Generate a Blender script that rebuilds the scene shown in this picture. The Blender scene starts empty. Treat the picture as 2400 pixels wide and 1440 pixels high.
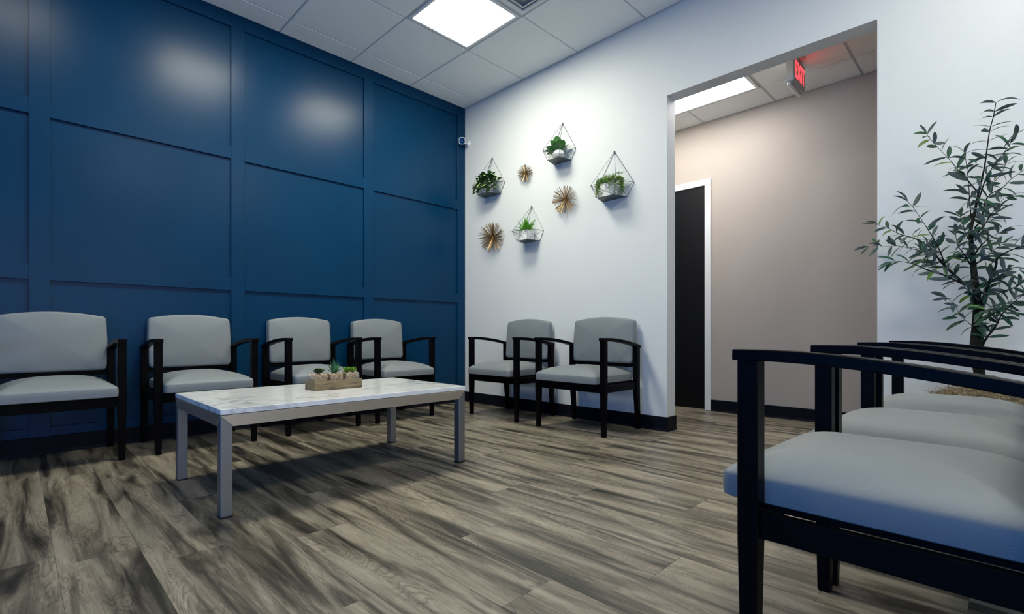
import bpy, bmesh, math, random
from math import sin, cos, pi, radians as R
from mathutils import Vector as V, Matrix as M

# ------------------------------------------------------------------ camera, world, light, exposure
SC = bpy.context.scene
COL = SC.collection
H = 3.038                       # ceiling height
CAM = V((3.90, -3.40, .7073))
TH = .8106
cd = bpy.data.cameras.new('camera'); cam = bpy.data.objects.new('camera', cd); COL.objects.link(cam)
cam.location = CAM
cam.rotation_euler = (pi/2, 0, TH)
cd.sensor_width = 36; cd.lens = 1163.7/2400*36
cd.shift_x = (1200-1137.6)/2400; cd.shift_y = (781-720)/2400
cd.clip_start = .02
SC.camera = cam
SC.view_settings.view_transform = 'Standard'; SC.view_settings.look = 'None'
SC.view_settings.exposure = 0.28; SC.view_settings.gamma = 1
SC.view_settings.use_curve_mapping = False
w = bpy.data.worlds.new('evening_sky'); SC.world = w; w.use_nodes = True
w.node_tree.nodes['Background'].inputs[0].default_value = (.03, .12, .5, 1)
w.node_tree.nodes['Background'].inputs[1].default_value = .6
PANEL = 33.0                    # strength of the troffer diffusers
HALL_PANEL = 11.5
PCOL = (1.0, .985, .82)
def area(name, loc, rot, sx, sy, power, col, spread=pi):
    l = bpy.data.lights.new(name, 'AREA'); l.shape = 'RECTANGLE'; l.size = sx; l.size_y = sy
    l.energy = power; l.color = col; l.spread = spread
    o = bpy.data.objects.new(name, l); o.location = loc; o.rotation_euler = rot; COL.objects.link(o); return o
# added blue fill light behind the camera, standing in for unseen windows
area('blue_fill', (3.9, -6.42, .85), (-pi/2, 0, pi), 3.4, 1.3, 50, (.01, .30, 1.0))
# added neutral fill from outside the frame, brightening the ceiling and right-facing surfaces
area('side_fill', (6.42, -3.4, 1.35), (pi/2, 0, pi/2), 4.2, 1.9, 30, (.92, .97, 1.0))

# ------------------------------------------------------------------ materials
def mat(name, color, rough=.5, metal=0, spec=.5, emit=None, es=0, coat=0):
    m = bpy.data.materials.new(name); m.use_nodes = True
    b = m.node_tree.nodes['Principled BSDF']
    b.inputs['Base Color'].default_value = (*color, 1); b.inputs['Roughness'].default_value = rough
    b.inputs['Metallic'].default_value = metal; b.inputs['Specular IOR Level'].default_value = spec
    if coat: b.inputs['Coat Weight'].default_value = coat
    if emit: b.inputs['Emission Color'].default_value = (*emit, 1); b.inputs['Emission Strength'].default_value = es
    return m
class N:
    def __init__(s, m): s.t = m.node_tree; s.b = s.t.nodes['Principled BSDF']
    def n(s, ty, **k):
        x = s.t.nodes.new(ty)
        for a, v in k.items():
            if hasattr(x, a): setattr(x, a, v)
            else: x.inputs[a].default_value = v
        return x
    def l(s, a, b): s.t.links.new(a, b)
def nz(n, vec, scale, detail=4, rough=.55, dist=0):
    x = n.n('ShaderNodeTexNoise'); x.inputs['Scale'].default_value = scale; x.inputs['Detail'].default_value = detail
    x.inputs['Roughness'].default_value = rough; x.inputs['Distortion'].default_value = dist
    n.l(vec, x.inputs['Vector']); return x.outputs['Fac']
def mapping(n, src, scale):
    mp = n.n('ShaderNodeMapping'); mp.inputs['Scale'].default_value = scale; n.l(src, mp.inputs['Vector']); return mp.outputs[0]
def ramp(n, fac, stops):
    r = n.n('ShaderNodeValToRGB'); e = r.color_ramp.elements
    while len(e) > 1: e.remove(e[0])
    e[0].position = stops[0][0]; e[0].color = (*stops[0][1], 1)
    for p, c in stops[1:]:
        q = e.new(p); q.color = (*c, 1)
    n.l(fac, r.inputs[0]); return r.outputs[0]
def mixc(n, a, b, fac, mode='MIX'):
    x = n.n('ShaderNodeMix'); x.data_type = 'RGBA'; x.blend_type = mode
    for s, v in ((6, a), (7, b)):
        if isinstance(v, tuple): x.inputs[s].default_value = (*v, 1)
        else: n.l(v, x.inputs[s])
    if isinstance(fac, (int, float)): x.inputs[0].default_value = fac
    else: n.l(fac, x.inputs[0])
    return x.outputs[2]
def bump(n, h, strength, dist=.001):
    b = n.n('ShaderNodeBump'); b.inputs['Strength'].default_value = strength; b.inputs['Distance'].default_value = dist
    n.l(h, b.inputs['Height']); n.l(b.outputs[0], n.b.inputs['Normal'])
def coords(n, out='Object'): return n.n('ShaderNodeTexCoord').outputs[out]
def noisy(name, c1, c2, scale, rough, bs=.2, bd=.0006, bscale=None, **k):
    m = mat(name, c1, rough, **k); n = N(m); c = coords(n)
    f = nz(n, c, scale, 5); n.l(ramp(n, f, [(.3, c1), (.7, c2)]), n.b.inputs['Base Color'])
    if bs: bump(n, nz(n, c, bscale or scale*4, 3), bs, bd)
    return m

white_paint = noisy('white_wall_paint', (.70, .715, .72), (.72, .735, .74), 3, .6, .12, .0008, 220)
taupe_paint = noisy('taupe_wall_paint', (.425, .372, .322), (.44, .387, .334), 3, .6, .12, .0008, 220)
blue_paint = noisy('navy_satin_paint', (.0002, .0295, .082), (.0003, .033, .092), 2.2, .29, .05, .001, 18, spec=.16)
tile_mat = noisy('ceiling_tile_fibre', (.84, .865, .865), (.87, .89, .89), 90, .9, .5, .0006, 500)
grid_mat = mat('ceiling_grid_steel', (.50, .52, .53), .5)
base_mat = noisy('black_rubber_base', (.004, .005, .009), (.006, .007, .012), 8, .5, .05, spec=.12)
frame_mat = noisy('black_wood_frame', (.0022, .002, .0026), (.004, .0035, .0045), 30, .36, .06, .0005, 120, spec=.05)
door_mat = noisy('black_door_paint', (.003, .0035, .005), (.004, .005, .007), 3, .35, .08, spec=.25)
trim_white = mat('white_trim_paint', (.78, .79, .80), .35)
fixture_mat = mat('fixture_white_steel', (.72, .74, .75), .45)
diff_mat = mat('lit_diffuser', (1, 1, 1), .5, emit=PCOL, es=PANEL)
diff_mid = mat('lit_diffuser_softer', (1, 1, 1), .5, emit=PCOL, es=PANEL*.66)
diff_low = mat('lit_diffuser_dimmed', (1, 1, 1), .5, emit=PCOL, es=PANEL*.42)
diff_hall = mat('lit_hall_diffuser', (1, 1, 1), .5, emit=(1, .97, .93), es=HALL_PANEL)
steel_mat = mat('brushed_steel', (.66, .61, .53), .42, 1.0)
leg_steel = mat('brushed_steel_dim_reflection', (.30, .31, .335), .45, 1.0)  # same steel as the apron, weaker reflections put into a darker colour
n_ = N(steel_mat); bump(n_, nz(n_, mapping(n_, coords(n_), (400, 2, 400)), 1, 3), .12, .0004)
cap_mat = mat('black_plastic', (.01, .01, .012), .4)
gold_mat = mat('antique_gold_metal', (.36, .235, .10), .38, 1.0)
wire_mat = mat('dark_grey_wire', (.11, .115, .12), .4, .8)
plate_mat = mat('grey_metal_plate', (.07, .09, .09), .5, .4)
pot_mat = noisy('white_ceramic', (.80, .79, .77), (.84, .83, .81), 20, .35, .05)
pink_mat = mat('bare_blush_clay', (.62, .42, .33), .7)
soil_mat = mat('dark_soil', (.02, .016, .012), .9)
plastic_white = mat('white_plastic', (.75, .77, .80), .35)
lens_black = mat('black_glass_face', (.003, .003, .004), .08)
sign_mat = mat('sign_housing_grey', (.58, .56, .52), .5)
sign_red = mat('lit_red_letters', (.3, .01, .01), .5, emit=(1.0, .03, .04), es=3.2)
box_grey = mat('grey_box_plastic', (.24, .28, .28), .5)
dark_pot = noisy('charcoal_pot', (.03, .03, .032), (.045, .045, .047), 8, .6)

def vinyl():
    m = mat('grey_vinyl_upholstery', (.20, .222, .235), .46, spec=.4); n = N(m); c = coords(n)
    n.l(ramp(n, nz(n, c, 4, 3), [(.3, (.192, .212, .225)), (.7, (.212, .233, .247))]), n.b.inputs['Base Color'])
    bump(n, nz(n, c, 620, 2), .6, .0009); return m
fabric = vinyl()

def marble():
    m = mat('white_marble', (.75, .76, .76), .12, spec=.5, coat=.2); n = N(m); c = coords(n)
    mp = mapping(n, c, (1.7, 1.0, 1.0))
    a = nz(n, mp, 3.2, 9, .62, 1.6)
    d = n.n('ShaderNodeMath', operation='SUBTRACT'); n.l(a, d.inputs[0]); d.inputs[1].default_value = .5
    ab = n.n('ShaderNodeMath', operation='ABSOLUTE'); n.l(d.outputs[0], ab.inputs[0])
    vein = ramp(n, ab.outputs[0], [(0, (.34, .36, .37)), (.012, (.52, .54, .55)), (.04, (.78, .79, .80)), (.10, (.87, .88, .885))])
    msk = ramp(n, nz(n, mp, 2.1, 3), [(.46, (0, 0, 0)), (.62, (1, 1, 1))])
    base = ramp(n, nz(n, c, 7, 6), [(.3, (.80, .81, .825)), (.65, (.88, .885, .89))])
    sp = n.n('ShaderNodeSeparateColor'); n.l(msk, sp.inputs[0])
    n.l(mixc(n, base, vein, sp.outputs[0]), n.b.inputs['Base Color']); return m
marble_mat = marble()

def plank():
    m = mat('grey_brown_vinyl_plank', (.2, .18, .15), .36, spec=.45); n = N(m)
    oi = n.n('ShaderNodeObjectInfo')
    tc = coords(n)
    off = n.n('ShaderNodeCombineXYZ')
    ml = n.n('ShaderNodeMath', operation='MULTIPLY'); n.l(oi.outputs['Random'], ml.inputs[0]); ml.inputs[1].default_value = 61
    n.l(ml.outputs[0], off.inputs[0]); n.l(ml.outputs[0], off.inputs[1]); n.l(ml.outputs[0], off.inputs[2])
    ad = n.n('ShaderNodeVectorMath', operation='ADD'); n.l(tc, ad.inputs[0]); n.l(off.outputs[0], ad.inputs[1])
    p = ad.outputs[0]
    # broad streaks along the board
    s1 = nz(n, mapping(n, p, (.95, 9.5, 1)), 1.4, 6, .60, .7)
    streak = ramp(n, s1, [(.31, (.014, .0125, .009)), (.39, (.056, .048, .036)), (.46, (.145, .124, .093)), (.55, (.275, .238, .182)), (.70, (.385, .336, .262))])
    # cathedral figure
    wv = n.n('ShaderNodeTexWave', wave_type='RINGS', rings_direction='Y'); wv.inputs['Scale'].default_value = 9
    wv.inputs['Distortion'].default_value = 9; wv.inputs['Detail'].default_value = 3; wv.inputs['Detail Scale'].default_value = 1.4
    n.l(mapping(n, p, (.35, 2.4, 1)), wv.inputs['Vector'])
    fig = ramp(n, wv.outputs['Fac'], [(0, (.72, .71, .70)), (.5, (1, 1, 1)), (1, (.92, .92, .92))])
    c1 = mixc(n, streak, fig, .6, 'MULTIPLY')
    # thin swirling figure lines: contour lines of a stretched noise, only in patches
    q1 = nz(n, mapping(n, p, (1.0, 5.5, 1)), 2.3, 2.5, .5, .9)
    m1 = n.n('ShaderNodeMath', operation='MULTIPLY'); n.l(q1, m1.inputs[0]); m1.inputs[1].default_value = 34
    m2 = n.n('ShaderNodeMath', operation='PINGPONG'); n.l(m1.outputs[0], m2.inputs[0]); m2.inputs[1].default_value = 1
    ln = ramp(n, m2.outputs[0], [(0, (.50, .49, .47)), (.35, (.92, .91, .90)), (1, (1.12, 1.11, 1.10))])
    pm = ramp(n, nz(n, mapping(n, p, (1.2, 4.5, 1)), 1.9, 2), [(.42, (.12, .12, .12)), (.62, (.9, .9, .9))])
    psx = n.n('ShaderNodeSeparateColor'); n.l(pm, psx.inputs[0])
    c1 = mixc(n, c1, mixc(n, c1, ln, 1.0, 'MULTIPLY'), psx.outputs[0])
    g = nz(n, mapping(n, p, (7, 190, 1)), 1.5, 5, .7)
    fine = ramp(n, g, [(.28, (.55, .54, .52)), (.5, (1, 1, 1)), (.75, (1.0, 1.0, 1.0))])
    c2 = mixc(n, c1, fine, .8, 'MULTIPLY')
    tint = ramp(n, oi.outputs['Random'], [(0, (.80, .80, .80)), (.5, (1, 1, 1)), (1, (.9, .89, .88))])
    c3 = mixc(n, c2, tint, 1.0, 'MULTIPLY')
    n.l(c3, n.b.inputs['Base Color'])
    rr = n.n('ShaderNodeMapRange'); n.l(g, rr.inputs[0]); rr.inputs[3].default_value = .30; rr.inputs[4].default_value = .46
    n.l(rr.outputs[0], n.b.inputs['Roughness'])
    bump(n, g, .25, .0006); return m
plank_mat = plank()

def boxwood():
    m = mat('weathered_wood', (.25, .2, .13), .7); n = N(m); c = coords(n)
    g = nz(n, mapping(n, c, (60, 8, 60)), 1.5, 5, .65)
    n.l(ramp(n, g, [(.3, (.085, .060, .028)), (.5, (.22, .162, .085)), (.72, (.32, .245, .14))]), n.b.inputs['Base Color'])
    bump(n, g, .4, .001); return m
boxwood_mat = boxwood()

def leafmat(name, top, under, vein=None, var=.0, tip=None):
    m = mat(name, top, .5, spec=.22); n = N(m)
    geo = n.n('ShaderNodeNewGeometry'); oi = n.n('ShaderNodeObjectInfo')
    t = ramp(n, oi.outputs['Random'], [(0, top), (.75, tuple(min(1, x*1.5) for x in top)), (.88, tuple(min(1, x*1.5) for x in top)), (.95, tip or top)])
    if vein:
        uv = n.n('ShaderNodeTexCoord').outputs['UV']; sx = n.n('ShaderNodeSeparateXYZ'); n.l(uv, sx.inputs[0])
        vv = ramp(n, sx.outputs[0], [(0, top), (.30, top), (.38, vein), (.62, vein), (.70, top), (1, top)])
        t = vv
    n.l(mixc(n, t, under, geo.outputs['Backfacing']), n.b.inputs['Base Color'])
    return m
olive_leaf = leafmat('olive_leaf', (.014, .048, .027), (.15, .19, .16), tip=(.10, .19, .03))
ficus_leaf = leafmat('glossy_green_leaf', (.05, .22, .012), (.08, .22, .06), tip=(.08, .24, .02))
stripe_leaf = leafmat('striped_leaf', (.025, .095, .018), (.06, .14, .04), vein=(.48, .62, .22))
fern_leaf = leafmat('fern_leaf', (.10, .34, .012), (.13, .36, .03), tip=(.18, .45, .02))
trail_leaf = noisy('trailing_leaf', (.08, .20, .015), (.24, .40, .07), 60, .5, 0)
dark_succ = leafmat('dark_rosette_leaf', (.045, .085, .008), (.02, .035, .012), tip=(.09, .14, .01))
aloe_leaf = leafmat('aloe_leaf', (.03, .13, .045), (.05, .15, .07), tip=(.07, .2, .08))
lime_succ = leafmat('lime_rosette_leaf', (.14, .30, .012), (.12, .24, .02), tip=(.2, .4, .03))
bark_mat = noisy('dark_bark', (.005, .006, .004), (.018, .018, .013), 40, .85, .8, .002, 90, spec=.2)
moss_mat = noisy('dried_moss', (.20, .15, .085), (.34, .27, .17), 30, .8, 0)
def pebbles():
    m = mat('cream_pebbles', (.6, .5, .4), .6); n = N(m); oi = n.n('ShaderNodeNewGeometry')
    n.l(ramp(n, oi.outputs['Random Per Island'], [(0, (.80, .62, .46)), (.35, (.88, .76, .62)), (.6, (.75, .36, .15)), (.8, (.85, .58, .34)), (1, (.45, .26, .15))]), n.b.inputs['Base Color']); return m
pebble_mat = pebbles()
pebble_bed = noisy('gravel_bed', (.30, .19, .11), (.75, .55, .38), 160, .8, 0)
def clear(name, col, fac):
    m = bpy.data.materials.new(name); m.use_nodes = True; t = m.node_tree; t.nodes.clear()
    o = t.nodes.new('ShaderNodeOutputMaterial'); x = t.nodes.new('ShaderNodeMixShader')
    a = t.nodes.new('ShaderNodeBsdfTransparent'); g = t.nodes.new('ShaderNodeBsdfGlossy'); a.inputs[0].default_value = (*col, 1)
    g.inputs['Roughness'].default_value = .05; x.inputs[0].default_value = fac
    t.links.new(a.outputs[0], x.inputs[1]); t.links.new(g.outputs[0], x.inputs[2]); t.links.new(x.outputs[0], o.inputs[0]); return m
glass_mat = clear('clear_glass', (.97, .99, .98), .045)

# ------------------------------------------------------------------ mesh helpers
def tag(o, label=None, cat=None, group=None, kind=None):
    if label: o['label'] = label
    if cat: o['category'] = cat
    if group: o['group'] = group
    if kind: o['kind'] = kind
    return o
def link(name, me, m=None, parent=None, smooth=False):
    if m and not me.materials: me.materials.append(m)
    if smooth:
        for p in me.polygons: p.use_smooth = True
    o = bpy.data.objects.new(name, me); COL.objects.link(o)
    if parent: o.parent = parent
    return o
class MB:
    def __init__(s): s.v = []; s.f = []; s.uv = None
    def add(s, vs, fs):
        k = len(s.v); s.v += [tuple(v) for v in vs]; s.f += [tuple(i+k for i in f) for f in fs]; return s
    def box(s, a, b):
        x0, y0, z0 = a; x1, y1, z1 = b
        return s.add([(x0,y0,z0),(x1,y0,z0),(x1,y1,z0),(x0,y1,z0),(x0,y0,z1),(x1,y0,z1),(x1,y1,z1),(x0,y1,z1)],
                     [(0,3,2,1),(4,5,6,7),(0,1,5,4),(1,2,6,5),(2,3,7,6),(3,0,4,7)])
    def prism(s, pts, ax, a, b):
        # pts: 2d outline, extruded along axis ax from a to b
        def P(p, t):
            q = list(p); q.insert(ax, t); return tuple(q)
        n = len(pts)
        vs = [P(p, a) for p in pts]+[P(p, b) for p in pts]
        fs = [tuple(range(n))[::-1], tuple(range(n, 2*n))]+[(i, (i+1) % n, n+(i+1) % n, n+i) for i in range(n)]
        return s.add(vs, fs)
    def tube(s, pts, rad, n=6, cap=True):
        pts = [V(p) for p in pts]; rings = []
        rad = rad if isinstance(rad, (list, tuple)) else [rad]*len(pts)
        up = V((0, 0, 1)); k = len(s.v)
        prev = None
        for i, p in enumerate(pts):
            d = (pts[min(i+1, len(pts)-1)]-pts[max(i-1, 0)]).normalized()
            if prev is None:
                a = d.cross(up)
                if a.length < .05: a = d.cross(V((1, 0, 0)))
            else: a = prev-d*prev.dot(d)
            a.normalize(); prev = a; b = d.cross(a)
            for j in range(n):
                t = 2*pi*j/n; s.v.append(tuple(p+(a*cos(t)+b*sin(t))*rad[i]))
        for i in range(len(pts)-1):
            for j in range(n):
                s.f.append((k+i*n+j, k+i*n+(j+1) % n, k+(i+1)*n+(j+1) % n, k+(i+1)*n+j))
        if cap:
            s.f.append(tuple(k+j for j in range(n))[::-1]); s.f.append(tuple(k+(len(pts)-1)*n+j for j in range(n)))
        return s
    def rings(s, rs, cap0=True, cap1=True):
        k = len(s.v); n = len(rs[0])
        for r in rs: s.v += [tuple(p) for p in r]
        for i in range(len(rs)-1):
            for j in range(n): s.f.append((k+i*n+j, k+i*n+(j+1) % n, k+(i+1)*n+(j+1) % n, k+(i+1)*n+j))
        if cap0: s.f.append(tuple(k+j for j in range(n))[::-1])
        if cap1: s.f.append(tuple(k+(len(rs)-1)*n+j for j in range(n)))
        return s
    def lathe(s, prof, n=24, c=(0, 0)):
        return s.rings([[(c[0]+r*cos(2*pi*j/n), c[1]+r*sin(2*pi*j/n), z) for j in range(n)] for r, z in prof])
    def mesh(s, name, bevel=0, seg=1):
        me = bpy.data.meshes.new(name); me.from_pydata(s.v, [], s.f); me.update()
        bm = bmesh.new(); bm.from_mesh(me)
        bmesh.ops.recalc_face_normals(bm, faces=bm.faces)
        if bevel:
            es = [e for e in bm.edges if len(e.link_faces) == 2 and e.calc_face_angle(0) > R(25)]
            bmesh.ops.bevel(bm, geom=es, offset=bevel, segments=seg, affect='EDGES', clamp_overlap=True)
        bm.to_mesh(me); bm.free(); return me
    def obj(s, name, m, parent=None, bevel=0, seg=1, smooth=False):
        o = link(name, s.mesh(name, bevel, seg), m, parent)
        if smooth:
            for p in o.data.polygons: p.use_smooth = True
            try: o.data.set_sharp_from_angle(angle=R(38))
            except Exception: pass
        return o
def empty(name, loc, rz=0, label=None, cat=None, group=None):
    o = bpy.data.objects.new(name, None); COL.objects.link(o); o.location = loc; o.rotation_euler = (0, 0, rz)
    o.empty_display_size = .05
    return tag(o, label, cat, group)
def copy_tree(o, parent=None):
    c = o.copy(); COL.objects.link(c)
    if parent: c.parent = parent
    for ch in list(o.children): copy_tree(ch, c)
    return c
def struct(mb, name, m, bevel=0):
    return tag(mb.obj(name, m, None, bevel), kind='structure')
def box(a, b): return MB().box(a, b)

# ------------------------------------------------------------------ room shell
XR, YF = 6.6, -6.6             # right wall and front wall (behind the camera)
T, A0, B0 = .61, .6877, .2208  # tile pitch and offsets of the ceiling grid
OX0, OX1, OZ, WT = 2.215, 3.412, 2.413, .126   # opening in the white wall
YB = 1.205                     # hall back wall
HH = 2.64                      # hall ceiling

# floor with individual planks
floor = struct(box((-.3, YF-.1, -.06), (XR+.1, YB+.2, -.006)), 'floor', mat('floor_joint_brown', (.05, .045, .036), .8))
PW, PL, GAP = .205, 1.22, .00025
rows = {-3.305: 1.92, -3.1: 2.10, -2.895: 2.72, -2.69: 2.205, -2.485: 3.0, -2.28: 2.6, -2.075: 1.97, -1.87: 2.33, -1.665: 2.61, -1.46: 1.80, -1.255: 2.28}
rnd = random.Random(4)
plank_meshes = {}
def plank_mesh(L, W):
    k = (round(L, 3), round(W, 3))
    if k not in plank_meshes:
        me = box((-L/2+GAP, -W/2+GAP, -.006), (L/2-GAP, W/2-GAP, 0)).mesh('plank', .0004); me.materials.append(plank_mat)
        plank_meshes[k] = me
    return plank_meshes[k]
y = -3.1-PW*17
last = 0
while y < YB-.01:
    key = min(rows, key=lambda q: abs(q-y))
    j = rows[key] if abs(key-y) < .02 else None
    if j is None:
        j = rnd.uniform(0, PL)
        while abs((j-last+.61) % PL-.61) < .2: j = rnd.uniform(0, PL)
    last = j
    w_ = min(PW, YB-y)
    x = j % PL-PL
    while x < XR:
        a, b = max(x, 0), min(x+PL, XR)
        if b-a > .03 and y+PW > YF:
            y0 = max(y, YF)
            ww = y+w_-y0
            o = link('plank', plank_mesh(b-a, ww), None, floor); o.location = ((a+b)/2, y0+ww/2, 0)
            if rnd.random() < .5: o.rotation_euler = (0, 0, pi)
        x += PL
    y += PW

# walls
wl = struct(box((-.12, YF, 0), (0, YB+.12, H+.1)), 'wall_left', blue_paint)
PITCH, BW, BT = 1.0815, .0925, .019
yb = [0 if k == 0 else -.0 for k in range(1)]
edges = [(-.101, 0)]+[(-1.080-BW-(k*PITCH), -1.080-k*PITCH) for k in range(5)]
zr = [(.0, .155), (1.018, 1.110), (1.975, 2.066), (2.936, H)]
for a, b in edges:
    box((0, max(a, YF), .0), (BT, b, H)).obj('batten', blue_paint, wl, .0012)
for i, (z0, z1) in enumerate(zr):
    for k in range(len(edges)):
        yb_, ya = edges[k][0], (edges[k+1][1] if k+1 < len(edges) else YF)
        if yb_-ya < .02: continue
        box((0, ya+.0003, z0), (BT-.0006, yb_-.0003, z1)).obj('rail', blue_paint, wl, .001)
for i in range(3):
    for k in range(len(edges)):
        yb_, ya = edges[k][0], (edges[k+1][1] if k+1 < len(edges) else YF)
        if yb_-ya < .05: continue
        box((0, ya+.0005, zr[i][1]+.0005), (.003, yb_-.0005, zr[i+1][0]-.0005)).obj('wall_panel', blue_paint, wl)
# back wall (white) with the opening
mb = MB().box((0, 0, 0), (OX0, WT, H)).box((OX0, 0, OZ), (OX1, WT, H)).box((OX1, 0, 0), (XR, WT, H))
struct(mb, 'wall_back', white_paint)
struct(MB().box((XR, YF, 0), (XR+.1, -5.55, H+.1)).box((XR, -1.25, 0), (XR+.1, YB, H+.1)).box((XR, -5.55, 0), (XR+.1, -1.25, .35)).box((XR, -5.55, 2.35), (XR+.1, -1.25, H+.1)), 'wall_right', white_paint)
wn = tag(empty('added_window_2', (XR+.05, -3.4, .35)), kind='structure')  # unseen window added to go with the neutral fill light
f_ = MB()
for yy in (-2.15, -1.09, -.02, 1.05, 2.11): f_.box((-.03, yy, 0), (.03, yy+.04, 2.0))
f_.box((-.03, -2.11, 0), (.03, 2.11, .04)); f_.box((-.03, -2.11, 1.96), (.03, 2.11, 2.0)); f_.obj('window_frame', trim_white, wn)
box((-.004, -2.11, .04), (.004, 2.11, 1.96)).obj('pane', glass_mat, wn)
# front wall (behind the camera), its unseen windows added for the blue fill
mb = MB().box((0, YF-.1, 0), (2.1, YF, H)).box((5.7, YF-.1, 0), (XR, YF, H)).box((2.1, YF-.1, 0), (5.7, YF, .15)).box((2.1, YF-.1, 1.55), (5.7, YF, H))
struct(mb, 'wall_front', blue_paint)
wn = tag(empty('added_window_1', (3.9, YF-.05, .15)), kind='structure')
f_ = MB()
for xx in (-1.8, -.62, .58, 1.76): f_.box((xx, -.03, 0), (xx+.04, .03, 1.4))
f_.box((-1.76, -.03, 0), (1.76, .03, .04)); f_.box((-1.76, -.03, 1.36), (1.76, .03, 1.4)); f_.obj('window_frame', trim_white, wn)
box((-1.76, -.004, .04), (1.76, .004, 1.36)).obj('pane', glass_mat, wn)
# hall
struct(box((-.0, YB, 0), (1.0-.06, YB+.12, H)), 'wall_hall_left', taupe_paint)
struct(MB().box((.94, YB, 2.117), (2.041, YB+.12, H)).box((2.041, YB, 0), (XR, YB+.12, H)), 'wall_hall', taupe_paint)

def base(name, pts, z1=.102, t=.008):
    # a cove base following a polyline on the floor (offset to its right hand)
    pr = [(0, 0), (t+.006, 0), (t+.004, .006), (t, .018), (t, z1-.002), (t-.002, z1), (0, z1)]
    P = [V((p[0], p[1], 0)) for p in pts]; rings = []
    for i, p in enumerate(P):
        d0 = (P[i]-P[i-1]).normalized() if i else (P[1]-P[0]).normalized()
        d1 = (P[i+1]-P[i]).normalized() if i < len(P)-1 else d0
        n0 = V((d0.y, -d0.x, 0)); n1 = V((d1.y, -d1.x, 0)); b = (n0+n1); b = b/b.dot(n0) if abs(b.dot(n0)) > 1e-4 else n0
        rings.append([p+b*o+V((0, 0, z)) for o, z in pr])
    return struct(MB().rings(rings), name, base_mat)
base('baseboard_back', [(.02, 0), (OX0, 0), (OX0, WT), (.1, WT)])
base('baseboard_back_right', [(XR, WT), (OX1, WT), (OX1, 0), (XR, 0)])
base('baseboard_hall', [(2.043, YB), (XR, YB)])
base('baseboard_left', [(BT, YF), (BT, -.016)])

# hall door
d = tag(empty('door_1', (1.5, YB, 0)), kind='structure')
box((-.51, -.002, .008), (.487, .04, 2.055)).obj('door_leaf', door_mat, d, .002)
box((-.51, -.006, 0), (.487, .05, .008)).obj('threshold', steel_mat, d)
MB().box((.487, -.018, 0), (.541, .05, 2.117)).obj('casing', trim_white, d, .003)
MB().box((-.57, -.018, 0), (-.51, .05, 2.117)).obj('casing', trim_white, d, .003)
MB().box((-.51, -.0175, 2.06), (.487, .05, 2.117)).obj('casing', trim_white, d, .003)
hl = MB().lathe([(.026, 0), (.026, .01), (.01, .012), (.01, .045)], 16).obj('handle', steel_mat, d, smooth=True)
hl.rotation_euler = (pi/2, 0, 0); hl.location = (-.44, -.002, 1.0)

# ceiling
ce = struct(box((0, YF, H+.02), (XR, 0, H+.06)), 'ceiling', tile_mat)
hx = lambda k: B0+k*T
vy = lambda k: -A0-k*T
tile_meshes = {}
def tile(x0, x1, y0, y1, z, parent):
    k = (round(x1-x0, 3), round(y1-y0, 3))
    if k not in tile_meshes:
        w2, d2 = (x1-x0)/2-.0085, (y1-y0)/2-.0085
        me = MB().rings([[(-w2-.0035, -d2-.0035, .009), (w2+.0035, -d2-.0035, .009), (w2+.0035, d2+.0035, .009), (-w2-.0035, d2+.0035, .009)],
                         [(-w2, -d2, 0), (w2, -d2, 0), (w2, d2, 0), (-w2, d2, 0)]]).mesh('ceiling_tile')
        me.materials.append(tile_mat); tile_meshes[k] = me
    o = link('ceiling_tile', tile_meshes[k], None, parent); o.location = ((x0+x1)/2, (y0+y1)/2, z)
light_cells = {(1, 0), (1, 2), (1, 4), (6, 2), (6, 0)}   # (column, row)
vent_cells = {(2, 0)}
xs = [0]+[hx(k) for k in range(0, 11) if hx(k) < XR]+[XR]
ys = [0]+[vy(k) for k in range(0, 10) if vy(k) > YF]+[YF]
for i in range(len(xs)-1):
    for j in range(len(ys)-1):
        if (i-1, j-1) in light_cells or (i-1, j-1) in vent_cells: continue
        if xs[i+1]-xs[i] < .05 or ys[j]-ys[j+1] < .05: continue
        tile(xs[i], xs[i+1], ys[j+1], ys[j], H, ce)
for x in xs[1:-1]: box((x-.012, YF, H+.005), (x+.012, 0, H+.019)).obj('ceiling_grid_bar', grid_mat, ce)
for k, y in enumerate(ys[1:-1]): box((0, y-.012, H+.0052), (XR, y+.012, H+.0188)).obj('ceiling_grid_bar', grid_mat, ce)
struct(MB().box((0, -.011, H-.002), (XR, 0, H+.012)), 'trim_1', grid_mat)
struct(MB().box((0, YF, H-.002), (.011, -.011, H+.012)), 'trim_2', grid_mat)

def troffer(x, y, z, label, group, dm=None, sx=T, sy=T):
    t = empty('ceiling_light', (x, y, z), 0, label, 'ceiling light', group)
    a, b, q = sx/2-.013, sy/2-.013, .026
    MB().box((-a, -b, 0), (a, -b+q, .018)).box((-a, b-q, 0), (a, b, .018)).box((-a, -b+q, 0), (-a+q, b-q, .018)).box((a-q, -b+q, 0), (a, b-q, .018)).obj('frame', fixture_mat, t, .002)
    box((-a+q, -b+q, .006), (a-q, b-q, .012)).obj('diffuser', dm or diff_mat, t)
    return t
lab = {(1, 0): 'square lit panel light in the ceiling beside the air vent, fully in view',
       (1, 2): 'square panel light above the coffee table, just out of frame at the top',
       (1, 4): 'square panel light above the leftmost wall chair, out of frame',
       (6, 2): 'square panel light over the row of chairs at right, out of frame',
       (6, 0): 'square panel light by the white wall above the olive tree, out of frame'}
for (i, j) in sorted(light_cells):
    troffer(hx(i)+T/2, vy(j)-T/2, H-.003, lab[(i, j)], 'waiting room panel lights', diff_mat if (i, j) in ((1, 0), (1, 2)) else diff_mid if i == 6 else diff_low)
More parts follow.
